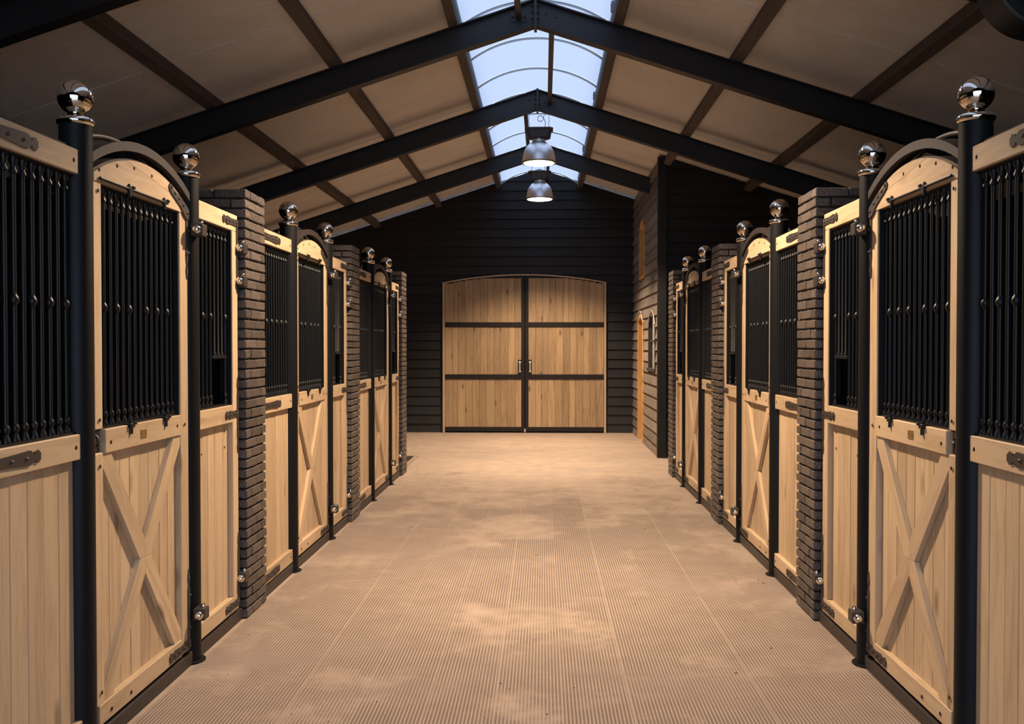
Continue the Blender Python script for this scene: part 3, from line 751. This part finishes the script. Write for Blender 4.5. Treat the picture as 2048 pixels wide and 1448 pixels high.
COURSE = 0.0586; NC = 43
def brick_me(ds, dn, v):
    key = ('brick',) + rk(ds, dn) + (v,)
    if key in CACHE: return CACHE[key]
    rnd = random.Random(hash((round(ds * 1000), round(dn * 1000), v)) & 0xffff)
    bm = bmesh.new(); bmesh.ops.create_cube(bm, size=1.0); bmesh.ops.scale(bm, vec=(dn, ds, COURSE - 0.012), verts=bm.verts)
    for vv in bm.verts: vv.co += Vector((rnd.uniform(-.002, .002), rnd.uniform(-.0015, .0015), rnd.uniform(-.002, .002)))
    bmesh.ops.bevel(bm, geom=list(bm.edges), offset=0.003, segments=1, affect='EDGES')
    me = finish(bm); CACHE[key] = me; return me
def make_pillar(sd, side, pos, y):
    p0 = y + D_PIL; p1 = p0 + W_PIL; nfc = 0.068; depth = 0.47; nb = nfc - depth
    t = thing('brick_pillar', 'black painted brick pillar between stall panels, %s pillar on the %s' % (pos, side), 'pillar', (sd.X(nfc - depth / 2), (p0 + p1) / 2, 0), 'brick pillars')
    sd.box('mortar_core', p0 + 0.013, p1 - 0.013, nb + 0.013, nfc - 0.013, 0, NC * COURSE - 0.004, 'mortar', t)
    j = 0.009; half = (W_PIL - j) / 2; th = 0.085
    for c in range(NC):
        zc = c * COURSE + COURSE / 2; lst = []
        if c % 2 == NC % 2:   # even look of the top course: two stretchers
            lst += [(p0, p0 + half, nfc - th, nfc), (p1 - half, p1, nfc - th, nfc)]
            a = nfc - th - j; m_ = (a + nb) / 2
            for (n1, n0) in ((a, m_ + j / 2), (m_ - j / 2, nb)):
                lst += [(p0, p0 + th, n0, n1), (p1 - th, p1, n0, n1)]
        else:
            q = 0.085
            lst += [(p0 + q + j, p1 - q - j, nfc - th, nfc)]
            a = nfc; m_ = nfc - 0.19
            b2 = nfc - 0.38
            for (n1, n0) in ((a, m_ + j / 2), (m_ - j / 2, b2 + j / 2), (b2 - j / 2, nb)):
                lst += [(p0, p0 + q, n0, n1), (p1 - q, p1, n0, n1)]
        for (sa, sb, na, nb_) in lst:
            me = brick_me(sb - sa, nb_ - na, random.randrange(3))
            link('brick', me, 'brick', t, (sd.X((na + nb_) / 2 + random.uniform(-.0018, .0018)), (sa + sb) / 2, zc))
    for z in (2.165, 1.975, 0.252):
        hinge_bracket(sd, t, p0 - 0.022, 0.045, z, 'pillar')

for side, d in SIDES.items():
    sd = Side(d)
    for k, y in enumerate(d['y']):
        pos = POS[k]
        make_post(sd, side, pos, y, 'near')
        tp = make_post(sd, side, pos, y + D_SMALL, 'far')
        for z in (2.178, 0.255): hinge_bracket(sd, tp, y + D_SMALL - 0.045, 0.080, z, 'post')
        make_arch(sd, side, pos, y)
        make_door(sd, side, pos, y)
        make_front_panel(sd, side, pos, y)
        make_side_panel(sd, side, pos, y)
        make_pillar(sd, side, pos, y)
        # steel base rail
        a0 = y - (2.98 - D_PIL - W_PIL); a1 = y + D_PIL
        t = thing('base_rail', 'dark steel floor rail under the %s stall front on the %s' % (pos, side), 'rail', (sd.x, (a0 + a1) / 2, 0), 'steel floor rails')
        sd.box('channel', a0, y - 0.055, -0.03, 0.040, 0.003, 0.066, 'iron', t, 0.003)
        sd.box('channel', y + 0.055, y + D_SMALL - 0.055, -0.03, 0.040, 0.003, 0.066, 'iron', t, 0.003)
        sd.box('channel', y + D_SMALL + 0.055, a1 - 0.006, -0.03, 0.040, 0.003, 0.066, 'iron', t, 0.003)
        # stall partition behind the pillar
        p0 = y + D_PIL
        w = struct('wall_partition', 'dark boarded partition between two stalls', (0, 0, 0))
        xa = sd.X(-0.41); xb = XL if side == 'left' else XR
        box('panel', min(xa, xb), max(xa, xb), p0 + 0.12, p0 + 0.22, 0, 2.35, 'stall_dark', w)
        box('shade_cover', min(sd.X(-0.405), sd.X(-0.05)), max(sd.X(-0.405), sd.X(-0.05)), p0 - 0.022, p0 - 0.004, 0, 2.33, 'stall_dark', w)  # added dark sheet over the lit brick, stands in for shade inside the stall
    # partition in front of the first stall
    w = struct('wall_partition', 'dark boarded partition behind the first stall', (0, 0, 0))
    xa = sd.X(-0.41); xb = XL if side == 'left' else XR
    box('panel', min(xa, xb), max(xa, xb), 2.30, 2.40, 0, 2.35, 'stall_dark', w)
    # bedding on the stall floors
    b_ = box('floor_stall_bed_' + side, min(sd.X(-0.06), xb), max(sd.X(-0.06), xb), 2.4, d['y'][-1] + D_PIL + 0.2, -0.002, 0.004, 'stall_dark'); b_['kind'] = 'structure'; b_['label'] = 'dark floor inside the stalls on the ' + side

# ------------------------------------------------------------------ back double door (door_1)
d1 = struct('door_1', 'big arched double door of oak planks in black steel frames', ((DX0 + DX1) / 2, YB, 0))
yf = YB - 0.070
def arch_z(x):
    c = (DX1 - DX0) / 2; rise = DZC - DZS; R = (c * c + rise * rise) / (2 * rise); mid = (DX0 + DX1) / 2
    return DZC - R + math.sqrt(max(R * R - (x - mid) ** 2, 0))
arc = [(DX0 + (DX1 - DX0) * i / 24) for i in range(25)]
bm = bmesh.new(); add_prism(bm, [(x, arch_z(x) + 0.014) for x in arc] + [(x, arch_z(x) - 0.006) for x in reversed(arc)], lambda u, v, w: (u, w, v), yf - 0.012, YB - 0.002)
link('arch_trim', finish(bm), 'wood_trim', d1)
for x0, x1 in ((DX0, DX0 + 0.038), (DX1 - 0.038, DX1)): box('jamb', x0, x1, yf - 0.012, YB - 0.002, 0.0, DZS, 'wood_trim', d1, 0.002)
mid = (1050.0 - 1086) / F_PX * YB
rails = [(0.025, 0.105), (0.990, 1.075), (1.950, 2.035)]
for q, (x0, x1) in enumerate(((DX0 + 0.042, mid - 0.004), (mid + 0.004, DX1 - 0.042))):
    lf = link('door_leaf', None, None, d1, ((x0 + x1) / 2, yf, 0.02)); lf.empty_display_size = 0.1
    inner = (x0, x1 - 0.058) if q == 0 else (x0 + 0.058, x1)
    sx0, sx1 = (x1 - 0.062, x1) if q == 0 else (x0, x0 + 0.062)
    box('meeting_stile', sx0, sx1, yf - 0.008, yf + 0.045, 0.02, arch_z(mid) - 0.012, 'door_steel', lf, 0.003)
    for z0, z1 in rails: box('steel_rail', inner[0], inner[1], yf - 0.006, yf + 0.045, z0, z1, 'door_steel', lf, 0.003)
    # arched head plate of steel
    pts = [(inner[0] + (inner[1] - inner[0]) * i / 12) for i in range(13)]
    zcut = arch_z(mid) - 0.055
    bm = bmesh.new(); add_prism(bm, [(x, arch_z(x) - 0.008) for x in pts] + [(x, min(zcut, arch_z(x) - 0.012)) for x in reversed(pts)], lambda u, v, w: (u, w, v), yf + 0.004, yf + 0.045)
    link('steel_head', finish(bm), 'door_steel', lf)
    spans = [(rails[0][1], rails[1][0]), (rails[1][1], rails[2][0]), (rails[2][1], None)]
    for pi, (za, zb) in enumerate(spans):
        nP = 11; w = (inner[1] - inner[0]) / nP
        ed = [inner[0]] + [inner[0] + w * (i + random.uniform(-0.18, 0.18)) for i in range(1, nP)] + [inner[1]]
        for a, c in zip(ed, ed[1:]):
            zt2 = zb if zb else min(zcut, min(arch_z(a), arch_z(c)) - 0.010)
            box('plank', a + 0.0012, c - 0.0012, yf + 0.010 + random.uniform(0, 0.003), yf + 0.040, za, zt2, 'wood_door', lf, 0.003)
    hx = sx0 - 0.028 if q == 0 else sx1 + 0.028
    hp = box('handle_plate', hx - 0.033, hx + 0.033, yf - 0.004, yf + 0.008, 1.085, 1.345, 'door_steel', lf, 0.002)
    bm = bmesh.new()
    add_tube(bm, [(0, 0, 0.085), (0, -0.045, 0.085), (0, -0.045, -0.085), (0, 0, -0.085)], 0.011, 8)
    for s in (-1, 1): add_dome(bm, (0, -0.002, s * 0.085), 0.024, 0.012, (0, -1, 0), 10)
    h = link('handle', finish(bm, 60), 'white_metal', hp, (hx, yf - 0.004, 1.215)); h['label'] = 'chrome pull handle'
    hw_ = inner[1] - 0.05 if q else inner[0] + 0.05
db = box('drop_bolt', mid - 0.012, mid + 0.012, yf - 0.016, yf - 0.006, 0.012, 0.075, 'white_metal', d1, 0.002)
bl = box('door_backing', DX0 + 0.03, DX1 - 0.03, YB - 0.020, YB + 0.012, 0.02, DZS - 0.02, 'stall_dark', d1)

# ------------------------------------------------------------------ room door, arched window and small window
def arched_set(nm, label, y0, y1, z0, zs, rise, inner, frame_w, mat, depth=0.10, sill=False):
    o = struct(nm, label, (RMX, (y0 + y1) / 2, z0))
    X0 = RMX - 0.042; X1 = RMX + depth
    ar = arc_pts(y0, y1, zs, rise, 14)
    ai = arc_pts(y0 + frame_w, y1 - frame_w, zs, max(rise - frame_w * 0.6, 0.05), 14)
    bm = bmesh.new(); add_prism(bm, ar + ai[::-1], lambda u, v, w: (w, u, v), X0, X1); link('arch_frame', finish(bm), mat, o)
    box('jamb', X0, X1, y0, y0 + frame_w, z0, zs, mat, o, 0.003); box('jamb', X0, X1, y1 - frame_w, y1, z0, zs, mat, o, 0.003)
    # cut ends of the boards above the arch
    zt2 = zs + rise + 0.02
    bm = bmesh.new(); add_prism(bm, [(y0 - 0.005, zs), ] + [(p[0], p[1] + 0.001) for p in ar] + [(y1 + 0.005, zs), (y1 + 0.005, zt2 + 0.12), (y0 - 0.005, zt2 + 0.12)], lambda u, v, w: (w, u, v), RMX - 0.014, RMX + 0.05)
    link('arch_head', finish(bm), 'board_y', o)
    return o, ar
o, ar = arched_set('door_2', 'open arched room door with orange timber jambs in the side wall', 15.30, 16.10, 0.0, 2.0, 0.13, None, 0.07, 'wood_orange', 0.16)
bm = bmesh.new(); pl_ = arc_pts(15.27, 16.13, 2.03, 0.16, 14)
add_tube(bm, [(0, p[0] - 15.7, p[1] - 2.0) for p in pl_], 0.008, 8); link('arch_moulding', finish(bm, 60), 'white_metal', o, (RMX - 0.048, 15.7, 2.0))
box('leaf', RMX + 0.16, RMX + 0.20, 15.32, 16.08, 0.01, 2.12, 'stall_dark', o)
hg = box('lock_plate', RMX - 0.046, RMX - 0.042, 15.33, 15.35, 0.95, 1.12, 'iron', o)
o, ar = arched_set('window_2', 'small arched window with thin bars in the weathered side wall', 13.64, 14.50, 1.26, 1.88, 0.22, None, 0.035, 'iron', 0.06)
box('pane', RMX + 0.045, RMX + 0.055, 13.66, 14.48, 1.27, 2.10, 'dark_glass', o)
box('sill', RMX - 0.06, RMX + 0.06, 13.60, 14.54, 1.215, 1.262, 'iron', o, 0.004)
box('mullion', RMX - 0.02, RMX + 0.03, 14.05, 14.08, 1.26, 2.09, 'white_metal', o); box('crossbar', RMX - 0.02, RMX + 0.03, 13.66, 14.48, 1.66, 1.69, 'iron', o)
bm = bmesh.new(); pl_ = arc_pts(13.62, 14.52, 1.92, 0.22, 14)
add_tube(bm, [(0, p[0] - 14.07, p[1] - 1.9) for p in pl_], 0.007, 8); link('arch_moulding', finish(bm, 60), 'white_metal', o, (RMX - 0.046, 14.07, 1.9))
o, ar = arched_set('window_3', 'narrow high opening lined with orange timber in the side wall', 15.18, 15.85, 2.76, 3.56, 0.14, None, 0.06, 'wood_orange', 0.16)
box('sill', RMX - 0.045, RMX + 0.16, 15.18, 15.85, 2.72, 2.762, 'wood_orange', o, 0.003)
box('pane', RMX + 0.15, RMX + 0.16, 15.2, 15.83, 2.77, 3.68, 'dark_glass', o)

# hooks on the back wall
for i in range(4):
    x = 1.30 + i * 0.09
    bm = bmesh.new(); add_tube(bm, [(0, 0, 0.02), (0, -0.02, 0.02), (0, -0.045, 0.0), (0, -0.05, 0.02)], 0.006, 6)
    add_box(bm, -0.012, 0.012, 0.0, 0.008, -0.005, 0.045)
    h = link('wall_hook', finish(bm), 'iron', None, (x, YB - 0.030, 2.075)); h['label'] = ['leftmost', 'second from left', 'third from left', 'rightmost'][i] + ' of four small dark hooks right of the big door'; h['category'] = 'hook'; h['group'] = 'hooks on the back wall'

# ------------------------------------------------------------------ hanging lamps
def make_lamp(y, w, label, cone, x=-0.055):
    zb = 3.99
    t = thing('bell_lamp', label, 'lamp', (x, y, zb), 'bell lamps under the ridge')
    R = 0.219
    prof = [(R, 0.0), (R * 0.985, 0.035), (R * 0.955, 0.08), (R * 0.90, 0.125), (R * 0.81, 0.17), (R * 0.69, 0.208), (R * 0.56, 0.236), (R * 0.44, 0.252), (R * 0.385, 0.262)]
    inn = [(r - 0.004, h) for r, h in reversed(prof)]
    link('shade', lathe_me('shade', prof + inn, 40, 50), 'alu', t, (x, y, zb + 0.02))
    link('rim', lathe_me('rim', [(R - 0.012, 0.0), (R + 0.008, 0.0), (R + 0.012, 0.010), (R + 0.008, 0.020), (R - 0.002, 0.022), (R - 0.012, 0.0)], 40, 50), 'rim', t, (x, y, zb))
    link('lens', lathe_me('lens', [(0.0, -0.014), (R * 0.5, -0.011), (R * 0.9, -0.002), (R - 0.006, 0.006), (R - 0.006, 0.012), (0, 0.012)], 40, 60), 'lens', t, (x, y, zb))
    link('neck', lathe_me('neck', [(0.085, 0), (0.085, 0.03), (0.075, 0.036), (0.075, 0.045)], 28, 40), 'alu', t, (x, y, zb + 0.280))
    # gear housing: tapered octagonal box
    bm = bmesh.new()
    rings = []
    for (hx, hy, z, ch) in ((0.115, 0.09, 0.318, 0.03), (0.150, 0.115, 0.335, 0.04), (0.165, 0.125, 0.42, 0.04), (0.185, 0.14, 0.432, 0.04), (0.185, 0.14, 0.446, 0.04)):
        P = [(-hx + ch, -hy), (hx - ch, -hy), (hx, -hy + ch), (hx, hy - ch), (hx - ch, hy), (-hx + ch, hy), (-hx, hy - ch), (-hx, -hy + ch)]
        rings.append([bm.verts.new((a, c, z)) for a, c in P])
    for a, c in zip(rings, rings[1:]):
        for i in range(8): bm.faces.new((a[i], a[(i + 1) % 8], c[(i + 1) % 8], c[i]))
    bm.faces.new(rings[0]); bm.faces.new(rings[-1])
    hs = link('gear_housing', finish(bm), 'gear', t, (x, y, zb))
    bm = bmesh.new()
    for sx in (-1, 1): add_tube(bm, [(sx * 0.130, 0, 0.446), (sx * 0.130, 0, 0.49), (sx * 0.125, 0, 0.53), (sx * 0.138, 0, 0.55), (sx * 0.130, 0, 0.58), (sx * 0.130, 0, 0.72)], 0.004, 6)
    link('hanging_hooks', finish(bm, 60), 'wire', t, (x, y, zb))
    bm = bmesh.new()
    pts = [(0.08, 0, 0.446), (0.085, 0, 0.53), (0.06, 0, 0.60)] + [(0.02 + 0.038 * math.cos(a), 0, 0.585 + 0.038 * math.sin(a)) for a in [0.6 + i * 0.55 for i in range(12)]] + [(0.09, 0, 0.66), (0.10, 0, 0.74)]
    add_tube(bm, pts, 0.005, 6); link('cable', finish(bm, 60), 'wire', t, (x, y, zb))
    l = bpy.data.lights.new('lamp_light', 'SPOT'); l.energy = w; l.color = LAMP_COL; l.spot_size = math.radians(cone); l.spot_blend = 0.32 if cone > 120 else 0.6; l.shadow_soft_size = 0.10
    lo = bpy.data.objects.new('lamp_light', l); COL.objects.link(lo); lo.parent = t; lo.location = (0, 0, -0.03)
make_lamp(LAMP_Y[0], LAMP_W[0], 'bell lamp just above the top edge of the photo, nearest the camera', LAMP_CONE[0])
make_lamp(LAMP_Y[1], LAMP_W[1], 'shiny bell lamp, the larger and nearer of the two in view', LAMP_CONE[1])
make_lamp(LAMP_Y[2], LAMP_W[2], 'shiny bell lamp, the smaller and lower of the two in view', LAMP_CONE[2])

# ------------------------------------------------------------------ fan at the top right corner
fx, fy, fz = 2.46, 4.62, 3.42
t = thing('barn_fan', 'dark round wire-guarded fan cut off at the top right corner', 'fan', (fx, fy, fz))
bm = bmesh.new()
for i in range(14):
    r = 0.05 + 0.0165 * i
    pts = [(r * math.cos(a), -0.10 + 0.05 * (r / 0.27) ** 2, r * math.sin(a)) for a in [2 * PI * k / 40 for k in range(41)]]
    add_tube(bm, pts, 0.0022, 5)
for k in range(8):
    a = PI * k / 4
    add_tube(bm, [(0.05 * math.cos(a), -0.10, 0.05 * math.sin(a)), (0.27 * math.cos(a), -0.05, 0.27 * math.sin(a))], 0.003, 5)
link('wire_guard', finish(bm, 60), 'steel', t, (fx, fy, fz))
link('housing', lathe_me('fanring', [(0.28, -0.06), (0.293, -0.055), (0.293, 0.14), (0.28, 0.145), (0.275, 0.14), (0.275, -0.05), (0.28, -0.06)], 40, 40, 'y'), 'frame_steel', t, (fx, fy, fz))
link('motor', lathe_me('fanmotor', [(0.0, -0.075), (0.07, -0.07), (0.085, -0.04), (0.085, 0.10), (0.0, 0.11)], 24, 40, 'y'), 'frame_steel', t, (fx, fy, fz))
link('back_plate', lathe_me('fanback', [(0.0, 0.12), (0.275, 0.12), (0.275, 0.13), (0.0, 0.13)], 40, 40, 'y'), 'frame_steel', t, (fx, fy, fz))
for k in range(4):
    a = PI / 2 * k + 0.4
    bm = bmesh.new(); add_prism(bm, [(0.07, -0.03), (0.25, -0.08), (0.26, 0.06), (0.07, 0.03)], lambda u, v, w: (u, w + v * 0.4, v), -0.003, 0.003)
    link('blade', finish(bm), 'steel', t, (fx, fy + 0.02, fz), (0, a, 0))
bm = bmesh.new(); add_tube(bm, [(0, 0.05, 0.29), (0, 0.05, 0.36), (0, 0.92, 0.36)], 0.012, 8)
link('bracket', finish(bm), 'frame_steel', t, (fx, fy, fz))

# ------------------------------------------------------------------ crumbs on the floor
bm = bmesh.new(); rr = random.Random(3)
for i in range(170):
    x = rr.uniform(-1.65, 1.5); y = 3.2 + 9.5 * rr.random() ** 1.5; s = rr.choice((0.001, 0.001, 0.0015, 0.002, 0.003)); l = s * rr.uniform(1, 3); a = rr.uniform(0, PI)
    c, sn = math.cos(a), math.sin(a)
    P = [(-l, -s), (l, -s * 0.6), (l * 0.8, s), (-l * 0.9, s * 0.7)]
    add_prism(bm, P, lambda u, v, w: (x + u * c - v * sn, y + u * sn + v * c, w), 0.0006, 0.0008 + s * 0.9)
o = link('floor_crumbs', finish(bm), 'crumb', None); o['kind'] = 'stuff'; o['label'] = 'scattered dark straw crumbs on the sandy floor'; o['category'] = 'crumbs'
# drain frame on the left behind the last pillar
dr = thing('floor_drain', 'narrow drain frame in the floor behind the farthest left pillar', 'drain', (-1.90, 12.6, 0.0))
box('edge', -2.05, -1.99, 12.0, 13.3, -0.003, 0.012, 'kerb', dr, 0.002); box('edge', -1.86, -1.80, 12.0, 13.3, -0.003, 0.012, 'kerb', dr, 0.002); box('edge', -2.05, -1.80, 13.3, 13.36, -0.003, 0.012, 'kerb', dr, 0.002)
box('grate', -1.99, -1.86, 12.0, 13.3, -0.003, 0.006, 'iron', dr)
